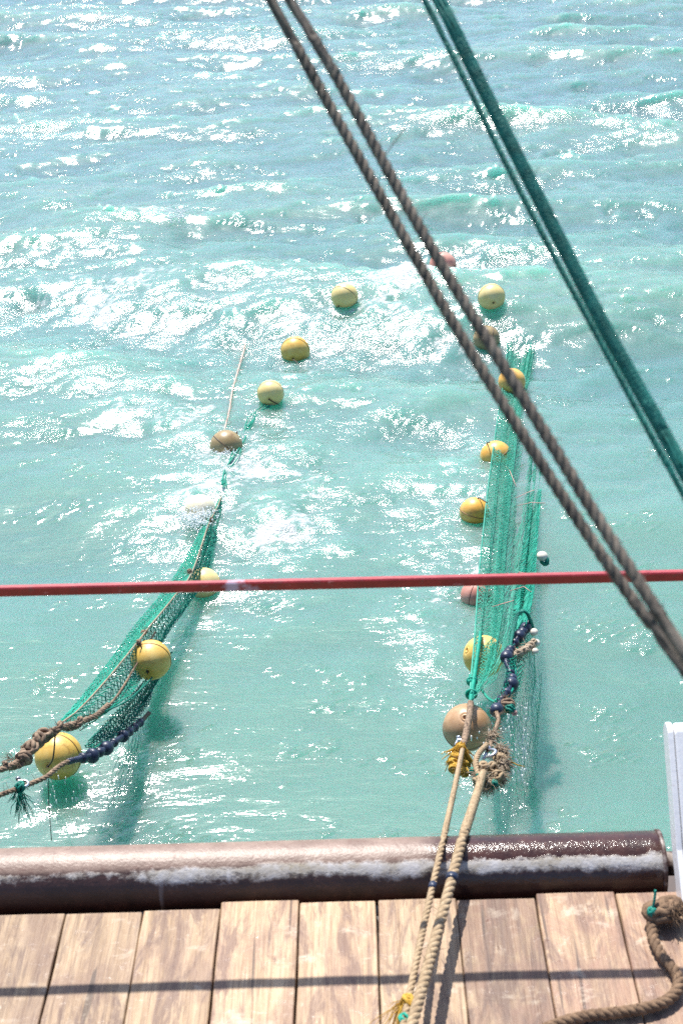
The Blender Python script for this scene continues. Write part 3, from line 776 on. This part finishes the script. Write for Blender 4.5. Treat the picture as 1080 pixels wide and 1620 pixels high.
# right wing of the net
rn = empty('fishing_net', W(800, 900, .1))
tag(rn, 'long green trawl net wing between the tan ropes and the sea on the right', 'net')
HR = [(808, 450, -.30), (806, 510, -.10), (801, 560, -.03), (797, 600, .01), (790, 640, .045), (773, 760, .13), (758, 900, .22), (751, 1000, .32), (745, 1070, .45), (743, 1110, .58)]
E1 = [(848, 460, -.30), (847, 530, -.09), (840, 580, -.03), (832, 620, .0), (822, 660, .025), (810, 760, .07), (799, 880, .11), (795, 960, .20), (782, 1045, .36), (748, 1105, .56)]
L2 = [(858, 520, -.4), (850, 600, -.16), (842, 680, -.06), (837, 750, .02), (828, 850, .08), (815, 930, .22), (810, 985, .42), (806, 1030, .50)]
E2 = [(880, 520, -.4), (872, 610, -.18), (866, 690, -.08), (858, 750, .0), (850, 850, .10), (846, 920, .20), (838, 965, .42), (832, 985, .50)]
m = MB(); netting(m, HR, E1, 16, .020, .0016, .02, .018, 1, .13); netting(m, HR, E1, 10, .026, .0015, .06, .04, 2, .13); m.build('upper_panel', M['net_pale'], rn)
m = MB(); mid = [((a[0]*.35+b[0]*.65), (a[1]+b[1])/2, (a[2]+b[2])/2) for a, b in zip(HR, E1)]
netting(m, mid, E1, 8, .018, .0015, .015, .012, 3, .13); m.build('folded_edge', M['net_green'], rn)
m = MB(); netting(m, E1[1:], L2, 9, .030, .0011, .05, .02, 4, .13); m.build('belly_panel', M['net_pale'], rn)
m = MB(); netting(m, L2, E2, 10, .018, .0020, .02, .030, 5, .13); netting(m, L2, E2, 8, .019, .0019, .06, .035, 6, .13); m.build('lower_panel', M['net_green'], rn)
# bunched skirt from the arch down along the footrope, and the curtain below it
m = MB()
netting(m, [(812, 980, .50), (806, 1040, .52), (800, 1075, .56), (784, 1115, .62)], [(838, 985, .44), (832, 1040, .44), (822, 1090, .45), (800, 1130, .52)], 7, .018, .0015, .03, .02, 7)
netting(m, [(806, 985, .50), (802, 1040, .52), (798, 1075, .56), (782, 1115, .62)], [(836, 990, .40), (830, 1045, .38), (818, 1095, .40), (798, 1135, .50)], 6, .018, .0015, .05, .02, 8)
rq = random.Random(31)
for k in range(7):
    m.rope([W(a+rq.uniform(-7, 7), b+rq.uniform(-4, 4), h-.02+rq.uniform(-.02, .01)) for a, b, h in ((826, 978, .50), (816, 1012, .48), (806, 1040, .49), (808, 1066, .50), (804, 1090, .53), (790, 1112, .57))], .0065, 3, .05, 5)
m.build('skirt', M['net_green'], rn)
m = MB()
netting(m, [(836, 1000, .40), (835, 1060, .36), (824, 1110, .34), (806, 1150, .40)], [(858, 1080, -.06), (856, 1170, -.06), (846, 1250, -.06), (815, 1310, -.06)], 12, .032, .0010, .02, .02, 9)
m.build('curtain', M['net_pale'], rn)
m = MB(); m.rope([W(*p) for p in HR[1:]], .0042, 3, .03, 5); m.build('headline', M['net_pale'], rn)
m = MB(); m.rope([W(*p) for p in E1[1:-1]], .0028, 3, .025, 4)
arch = [(806, 1030, .50), (812, 990, .52), (818, 972, .54), (826, 966, .55), (834, 972, .53), (840, 990, .46), (842, 1004, .42)]
for k in range(5):
    m.rope([W(a+random.uniform(-2, 2), b+random.uniform(-2, 2), c) for a, b, c in arch], .0055, 3, .03, 5)
m.build('gathered_edge', M['net_dark'], rn)
m = MB(); m.rope([W(743, 1068, .45), W(748, 1082, .46), W(760, 1090, .48), W(772, 1105, .50), W(786, 1112, .54)], .006, 3, .035)
m.rope([W(760, 1000, .33), W(753, 1050, .42), W(748, 1085, .50), W(744, 1108, .57)], .009, 3, .05); ball_knot(m, W(745, 1098, .54), .02, .006, 6, rk); ball_knot(m, W(746, 1078, .47), .018, .006, 5, rk)
m.build('corner_knot', M['net_green'], rn)
for seg in ([(800, 738, .07), (806, 745, .07), (812, 760, .07), (816, 770, .06)], [(815, 788, .06), (832, 780, .05), (845, 775, .05)], [(818, 800, .06), (840, 795, .06), (862, 796, .06)], [(820, 905, .2), (835, 908, .2), (845, 912, .2)], [(806, 935, .22), (828, 928, .24), (842, 938, .24)], [(778, 960, .25), (795, 955, .25), (812, 950, .3)]):
    m = MB(); m.tube([W(*p) for p in seg], .0022, 4)
    m.build('mending_twine', M['pink_twine'], rn)

# left wing
ln = empty('fishing_net', W(240, 1000, .1))
tag(ln, 'narrow green trawl net wing trailing from the knotted brown ropes along the left side', 'net')
HL = [(356, 760, -.02), (347, 795, .04), (330, 830, .10), (304, 905, .18), (275, 945, .24), (238, 990, .32), (216, 1018, .36), (172, 1072, .42), (128, 1120, .46), (100, 1142, .50)]
OL = [(352, 760, -.02), (342, 800, .03), (318, 838, .07), (280, 905, .15), (250, 945, .22), (212, 990, .30), (188, 1025, .34), (150, 1075, .40), (118, 1115, .45), (96, 1140, .50)]
IL = [(358, 765, -.02), (352, 810, .0), (343, 850, .01), (325, 915, .02), (298, 958, .05), (266, 1003, .10), (246, 1036, .12), (228, 1068, .2), (205, 1100, .34), (160, 1130, .42)]
m = MB(); netting(m, OL, HL, 10, .016, .0021, .02, .018, 11); netting(m, OL, HL, 8, .017, .0020, .04, .03, 12); m.build('outer_panel', M['net_green'], ln)
m = MB(); netting(m, HL, IL, 13, .019, .0018, .02, .016, 13); netting(m, HL[2:], IL[2:], 10, .021, .0017, .05, .03, 14); m.build('upper_panel', M['net_green'], ln)
m = MB()
netting(m, [(262, 1035, .10), (232, 1072, .18), (200, 1105, .28), (165, 1145, .36), (134, 1180, .42)], [(272, 1030, .03), (245, 1085, .04), (235, 1115, .10), (205, 1150, .22), (150, 1184, .40)], 9, .017, .0021, .03, .025, 15)
netting(m, [(258, 1040, .10), (230, 1076, .16), (200, 1108, .26), (165, 1147, .34), (134, 1181, .42)], [(268, 1040, .0), (242, 1090, .03), (228, 1120, .10), (200, 1152, .22), (150, 1185, .39)], 8, .018, .0020, .04, .03, 16)
m.build('lower_panel', M['net_dark'], ln)
m = MB()
netting(m, [(228, 1125, .10), (212, 1148, .20), (192, 1164, .28)], [(205, 1290, -.06), (178, 1300, -.06), (156, 1306, -.06)], 9, .034, .0011, .02, .02, 17)
m.build('curtain', M['net_pale'], ln)
m = MB(); m.rope([W(*p) for p in HL], .0042, 3, .03, 5); m.build('headline', M['frayed'], ln)
m = MB(); ex_ = [W(a, b, on_sea(a, b, h)) for a, b, h in ((356, 764, .02), (360, 745, -.004), (371, 722, .008), (384, 694, .0), (398, 664, .008), (412, 648, -.006), (424, 640, .006))]
for k in range(5): m.rope([p+Vector((random.uniform(-.03, .03), random.uniform(-.05, .05), random.uniform(-.012, .006))) for p in ex_], .0045, 3, .04, 5)
m.build('trailing_twine', M['net_green'], ln)
m = MB(); m.rope([W(262, 1036, .14), W(244, 1068, .22), W(205, 1106, .34), W(165, 1125, .42), W(130, 1133, .46)], .004, 3, .03, 5)
m.rope([W(240, 1062, .20), W(215, 1100, .28), W(180, 1135, .36), W(140, 1172, .42)], .003, 3, .03, 5); m.build('side_rope', M['net_dark'], ln)
for (a, b, h) in ((334, 822, .10), (300, 903, .19), (228, 1000, .33), (220, 1016, .36)):
    m = MB(); ball_knot(m, W(a, b, h), .013, .0035, 6, rk); tuft(m, W(a, b, h), (0, -.3, .2), 14, .035, .8, .0009, rnd=rk)
    m.build('seizing', M['old_rope'], ln)

# ------------------------------------------------------------------ footropes with rubber bobbins
def bobbins(par, path, spots, R, mat='navy', squash=.95):
    for (a, b, s_) in spots:
        sq_ = squash*(.6+.75*((a*7+b*13) % 10)/10)
        p = nearest(path, a, b); i = min(range(len(path)), key=lambda q: (path[q]-p).length)
        P = resample(path, .01); k = min(range(len(P)-1), key=lambda q: (P[q]-p).length); d = (P[min(k+1, len(P)-1)]-P[max(k-1, 0)])
        m = MB(); rr = R*s_
        pr = [(rr*.35, -rr*sq_), (rr*.75, -rr*sq_*.88), (rr*.97, -rr*sq_*.4), (rr, 0), (rr*.97, rr*sq_*.4), (rr*.75, rr*sq_*.88), (rr*.35, rr*sq_)]
        m.lathe(p, axis_matrix(d), pr, 20); m.build('bobbin', M[mat], par)
fr = [W(*p) for p in ((838, 982, .46), (829, 996, .47), (818, 1010, .48), (808, 1026, .49), (800, 1042, .50), (806, 1062, .50), (809, 1078, .51), (803, 1092, .53), (793, 1106, .57), (785, 1124, .61), (788, 1140, .64), (780, 1162, .70), (773, 1186, .77))]
ft = empty('footrope', fr[0]); tag(ft, 'footrope strung with navy rubber bobbins along the bottom edge of the right net', 'footrope')
m = MB(); m.rope(fr, .0085, 3, .05); m.fuzz(fr[8:], .008, 120, .03, .0008); m.build('rope', M['old_rope'], ft)
m = MB(); m.rope(resample(fr[0:10], .03), .0125, 3, .03, 6); m.build('rope_serving', M['navy'], ft)
bobbins(ft, fr, [(830, 993, 1), (821, 1006, 1.1), (813, 1017, .85), (806, 1027, .8), (800, 1039, 1.1), (806, 1066, .8), (808, 1083, 1.25), (800, 1097, .9), (793, 1106, .8), (784, 1123, 1.1), (826, 999, .9), (804, 1033, .9), (806, 1074, .9)], .0245)
fl_ = [W(*p) for p in ((236, 1128, .06), (225, 1140, .10), (208, 1155, .20), (190, 1168, .28), (168, 1184, .34), (148, 1195, .38), (128, 1200, .42), (108, 1205, .45), (92, 1214, .46), (72, 1230, .48), (40, 1243, .50), (0, 1258, .53), (-60, 1280, .58), (-220, 1330, .72), (-420, 1380, .9))]
fo_ = empty('footrope', fl_[0]); tag(fo_, 'footrope strung with navy rubber bobbins along the bottom edge of the left net', 'footrope')
m = MB(); m.rope(fl_, .0105, 3, .06); m.fuzz(fl_[6:], .01, 200, .02, .0008); m.build('rope', M['old_rope'], fo_)
m = MB(); m.rope(resample(fl_[1:8], .03), .0135, 3, .03, 6); m.build('rope_serving', M['navy'], fo_)
bobbins(fo_, fl_, [(221, 1143, .75), (213, 1151, .8), (205, 1158, .8), (195, 1165, 1.05), (181, 1175, .75), (169, 1184, 1.15), (158, 1190, .8), (146, 1196, 1.2), (132, 1199, .85)], .0255)

# knotted brown rope at the left edge
bl = [W(*p) for p in ((172, 1115, .40), (152, 1132, .44), (128, 1142, .47), (100, 1150, .50), (78, 1158, .51), (60, 1170, .52), (45, 1188, .52), (30, 1204, .53), (12, 1214, .55), (-10, 1222, .57), (-80, 1250, .66), (-260, 1310, .84), (-440, 1350, 1.0))]
bo = empty('bridle_rope', bl[5]); tag(bo, 'thick knotted brown rope leading from the left net out past the left edge', 'rope')
m = MB(); m.rope([W(*p) for p in ((246, 1000, .26), (228, 1030, .29), (212, 1058, .31), (198, 1082, .34), (184, 1103, .38), (168, 1120, .41), (150, 1133, .44))], .0055, 3, .04, 5); m.rope(bl, .0125, 3, .06); m.fuzz(bl[1:9], .012, 240, .018, .0009); m.build('strands', M['old_rope'], bo)
m = MB(); rk2 = random.Random(12)
m.rope([b + Vector((.018*math.sin(i*1.9), 0, .022*math.cos(i*1.9))) for i, b in enumerate(resample(bl[2:9], .035))], .012, 3, .05)
for (a, b, h) in ((62, 1170, .53), (48, 1183, .53), (38, 1200, .53), (70, 1163, .52)): ball_knot(m, W(a, b, h), .028, .0095, 5, rk2)
tuft(m, W(20, 1200, .54), (-.6, -.2, .3), 26, .05, .7, rnd=rk2); m.build('splice', M['old_rope'], bo)
# shackle and green tail at the left
def shackle(c, dirv, R, r, name_label):
    o = empty('shackle', c); tag(o, name_label, 'shackle')
    Mx = axis_matrix(dirv); m = MB(); P = []
    for k in range(13):
        a = math.pi*k/12; P.append(Vector(c)+Mx @ Vector((math.cos(a)*R, 0, math.sin(a)*R*1.1)))
    P = [P[0]-Mx @ Vector((0, 0, R*.9))] + P + [P[-1]-Mx @ Vector((0, 0, R*.9))]
    m.tube(resample(P, R*.2), r, 10); m.build('bow', M['steel'], o)
    m = MB(); a = Vector(c)-Mx @ Vector((0, 0, R*.75)); e = Mx @ Vector((1, 0, 0))
    m.tube([a-e*R*1.5, a+e*R*1.7], r*.9, 10); m.tube([a+e*R*1.5, a+e*R*1.9], r*1.8, 6); m.build('pin', M['steel'], o)
    return o
shackle(W(36, 1240, .51), (1, .25, -.1), .019, .0055, 'grey steel shackle wrapped in green twine on the brown rope at the left edge')
gt = empty('twine_tail', W(34, 1244, .51)); tag(gt, 'green twine lashing with a frayed tail hanging below the left shackle', 'twine')
m = MB(); ball_knot(m, W(32, 1245, .51), .022, .005, 8, rk2); tuft(m, W(33, 1255, .50), (.05, -.1, -1), 34, .10, .22, .0014, .2, rk2); tuft(m, W(25, 1255, .50), (-.2, -.1, -.5), 16, .04, .5, .0014, .2, rk2)
m.build('yarn', M['net_dark'], gt)
m = MB(); m.tube(resample([W(77, 1232, .47), W(77, 1260, .42), W(79, 1290, .30), W(82, 1330, .18)], .02), .0016, 4)
lo = m.build('loose_thread', M['dark_cord']); tag(lo, 'thin dark thread hanging from the brown rope toward the water at far left', 'thread')

# right: shackles, frayed rope ends
shackle(W(727, 1175, .77), (.9, -.3, .1), .016, .005, 'small steel shackle at the head of the thin tan rope')
sh2 = shackle(W(774, 1192, .79), (.9, -.35, .45), .020, .006, 'shiny blue grey steel shackle among frayed rope at the head of the thick tan rope')
hr = [W(*p) for p in ((744, 1112, .58), (743, 1128, .63), (739, 1148, .69), (736, 1165, .74), (731, 1180, .79))]
he = empty('bridle_rope', hr[0]); tag(he, 'short mottled brown rope joining the right net corner to the small shackle', 'rope')
m = MB(); m.rope(hr, .0135, 3, .05); m.fuzz(hr, .013, 100, .012); m.build('strands', M['old_rope'], he)
yt = empty('chafing_tuft', W(722, 1200, .78)); tag(yt, 'bushy tuft of yellow fibre hanging behind the thin tan rope', 'rope tuft')
m = MB(); rk3 = random.Random(4); c = W(728, 1182, .80); tuft(m, c, (-.25, -.05, -1), 620, .062, .20, .0022, .15, rk3); tuft(m, c, (.12, -.05, -1), 420, .08, .15, .0022, .15, rk3)
ball_knot(m, c, .014, .005, 6, rk3)
for (a, b) in ((721, 1196), (716, 1206), (722, 1214), (732, 1208), (727, 1220), (717, 1216), (735, 1222)): ball_knot(m, W(a, b, .78), .017, .0032, 9, rk3)
m.build('fibres', M['yellow_fibre'], yt)
tt = empty('chafing_tuft', W(785, 1210, .80)); tag(tt, 'bushy frayed tan rope end bristling beside the thick tan rope', 'rope tuft')
m = MB()
for (a, b, h, n, ax) in ((788, 1185, .78, 150, (.45, 0, -.5)), (792, 1205, .78, 200, (.5, 0, -.5)), (785, 1225, .78, 220, (.2, 0, -.6)), (762, 1225, .82, 120, (-.5, 0, -.6)), (775, 1165, .74, 80, (.5, 0, .1)), (770, 1235, .81, 130, (.1, 0, -.8))):
    tuft(m, W(a, b, h), ax, n*2, .040, .8, .0013, .4, rk3)
m.build('fibres', M['frayed'], tt)
m = MB()
m.rope([W(770, 1178, .79), W(757, 1192, .82), (W(752, 1208, .83)), W(757, 1226, .83), W(766, 1222, .82)], .0105, 3, .04)
for (a, b, h) in ((764, 1213, .82), (778, 1215, .80), (786, 1228, .79), (772, 1240, .80), (790, 1200, .78), (756, 1236, .82)): ball_knot(m, W(a, b, h), .019, .006, 5, rk3)
m.build('rope_loops', M['tan_rope'], tt)
m = MB(); ball_knot(m, W(780, 1240, .80), .013, .005, 5, rk3); m.build('green_twine', M['net_dark'], tt)
m = MB(); ball_knot(m, W(746, 1220, .81), .010, .004, 5, rk3); m.build('green_twine', M['net_dark'], tt)
m = MB(); ball_knot(m, W(757, 1229, .83), .012, .003, 4, rk3); m.build('green_twine', M['net_dark'], tt)
m = MB(); m.tube([W(808, 1205, .78), W(818, 1210, .77), W(829, 1213, .76)], .0022, 5); m.build('yellow_strand', M['yellow_fibre'], tt)
wt = empty('rope_wad', W(829, 1025, .48)); tag(wt, 'frayed tan rope wad beside the navy bobbins of the right net', 'rope')
m = MB()
for k in range(9):
    a, b = 812+k*3.9, 1036-k*2.4
    ball_knot(m, W(a, b+random.uniform(-2, 4), .48), .016, .005, 4, rk3); tuft(m, W(a, b, .48), (random.uniform(-.5, .5), 0, -.4), 22, .035, .7, .001, .4, rk3)
m.build('fibres', M['frayed'], wt)
for (a, b, s_) in ((844, 1000, 1.0), (847, 1017, 1.0), (846, 1030, .8)):
    m = MB(); m.sphere(W(a, b, .47), .0185*s_, 16, 10, (1, 1, .85)); m.build('bead', M['white_weight'], wt)
w2 = empty('rope_wad', W(804, 1120, .58)); tag(w2, 'dark green and brown rope wad just above the brown float of the right net', 'rope')
m = MB(); ball_knot(m, W(802, 1116, .58), .026, .007, 9, rk3); tuft(m, W(800, 1108, .58), (0, 0, .4), 60, .03, .8, .001, .3, rk3); m.build('fibres', M['old_rope'], w2)
m = MB(); ball_knot(m, W(806, 1121, .58), .020, .005, 7, rk3); m.build('green_twine', M['net_dark'], w2)
m = MB(); ball_knot(m, W(813, 1128, .57), .009, .004, 4, rk3); m.build('red_twine', M['pink_twine'], w2)
for (a, b, lb) in ((857, 880, 'small pale weight bobbing right of the right net just above the rail'),):
    c = W(a, b, .10); o = empty('net_weight', c); tag(o, lb, 'weight')
    m = MB(); m.sphere(c, .030, 18, 12, (1, 1, .85)); m.build('ball', M['white_weight'], o)
    m = MB(); ball_knot(m, c+Vector((.012, -.01, -.022)), .026, .005, 6, rk3); m.build('lashing', M['net_dark'], o)

# pale line lying on the water, left
P = [(388, 545), (383, 560), (376, 590), (369, 620), (362, 650), (354, 680), (350, 695)]
P = [W(a, b, on_sea(a, b, .004)+.010*math.sin(i*2.3)) for i, (a, b) in enumerate((q[0]+1.5*math.sin(k*1.7), q[1]) for k, q in enumerate(P))]
o = empty('float_line', P[0]); tag(o, 'thin pale pinkish rope lying on the water behind the brown left float', 'rope')
m = MB(); m.rope(P, .0065, 3, .05); m.fuzz(P, .006, 160, .03, .0012); m.build('strands', M['pale_line'], o)

# ------------------------------------------------------------------ rope on the deck
dp = [W(1075, 1437, DZ+.035), W(1050, 1437, DZ+.05), W(1033, 1450, DZ+.03), W(1030, 1470, DZ+.018), W(1035, 1492, DZ+.016), (W(1048, 1515, DZ+.016)), W(1063, 1532, DZ+.018), W(1072, 1550, DZ+.018), W(1068, 1570, DZ+.018), W(1048, 1586, DZ+.017), W(1015, 1596, DZ+.016), W(975, 1602, DZ+.016), W(930, 1607, DZ+.016), W(885, 1619, DZ+.016), W(850, 1640, DZ+.016), W(800, 1720, DZ+.016), W(830, 1800, DZ+.016)]
do = empty('deck_rope', W(1050, 1440, DZ)); tag(do, 'brown laid rope curling across the deck planks in the lower right corner', 'rope')
m = MB(); m.rope(dp, .0142, 3, .052); m.fuzz(dp, .014, 160, .010); m.build('strands', M['deck_rope'], do)
m = MB(); rk4 = random.Random(9)
for (a, b) in ((1050, 1440), (1058, 1436), (1042, 1443)): ball_knot(m, W(a, b, DZ+.035), .03, .011, 5, rk4, (1.1, .8, .7))
tuft(m, W(1062, 1442, DZ+.04), (.5, -.2, 0), 160, .035, .7, .0011, .3, rk4); m.build('knot', M['deck_rope'], do)
m = MB(); ball_knot(m, W(1031, 1443, DZ+.045), .014, .0035, 7, rk4); m.rope([W(1031, 1440, DZ+.05), W(1034, 1425, DZ+.07), W(1036, 1408, DZ+.09)], .0035, 3, .02); m.build('green_twine', M['net_dark'], do)

# ------------------------------------------------------------------ spray and drips
rs = random.Random(77); m = MB()
def drop(p, r): m.sphere(p, r, 6, 4)
for _ in range(1300):
    a, b = rs.gauss(312, 15), rs.gauss(818, 9); drop(W(a, b, abs(rs.gauss(.05, .05))+.0), rs.uniform(.0015, .0055))
for _ in range(300):
    a, b = rs.gauss(358, 14), rs.gauss(716, 5); drop(W(a, b, abs(rs.gauss(.0, .03))), rs.uniform(.0015, .005))
for _ in range(500):
    a, b = rs.gauss(276, 12), rs.gauss(340, 6); drop(W(a, b, abs(rs.gauss(.05, .06))), rs.uniform(.002, .008))
t = NT('spray_white'); M['spray'] = t.done(t.bsdf((.85, .88, .88), .25, IOR=1.33))
sprayo = m.build('spray', M['spray']); tag(sprayo, 'white water spray thrown up around the floats', 'spray', None, 'stuff')
m = MB()
for _ in range(330):
    a = rs.uniform(745, 835); h = rs.uniform(.02, .5); p = W(a, 1130+rs.uniform(-20, 110), h); m.tube([p, p-Vector((0, 0, rs.uniform(.006, .03)))], rs.uniform(.0012, .0026), 4)
for _ in range(60):
    p = W(rs.uniform(60, 160), 1235+rs.uniform(-20, 60), rs.uniform(.05, .3)); m.tube([p, p-Vector((0, 0, rs.uniform(.006, .025)))], rs.uniform(.001, .002), 4)
dro = m.build('water_drips', M['spray']); tag(dro, 'sparkling drops of water falling from the wet nets', 'water drops', None, 'stuff')
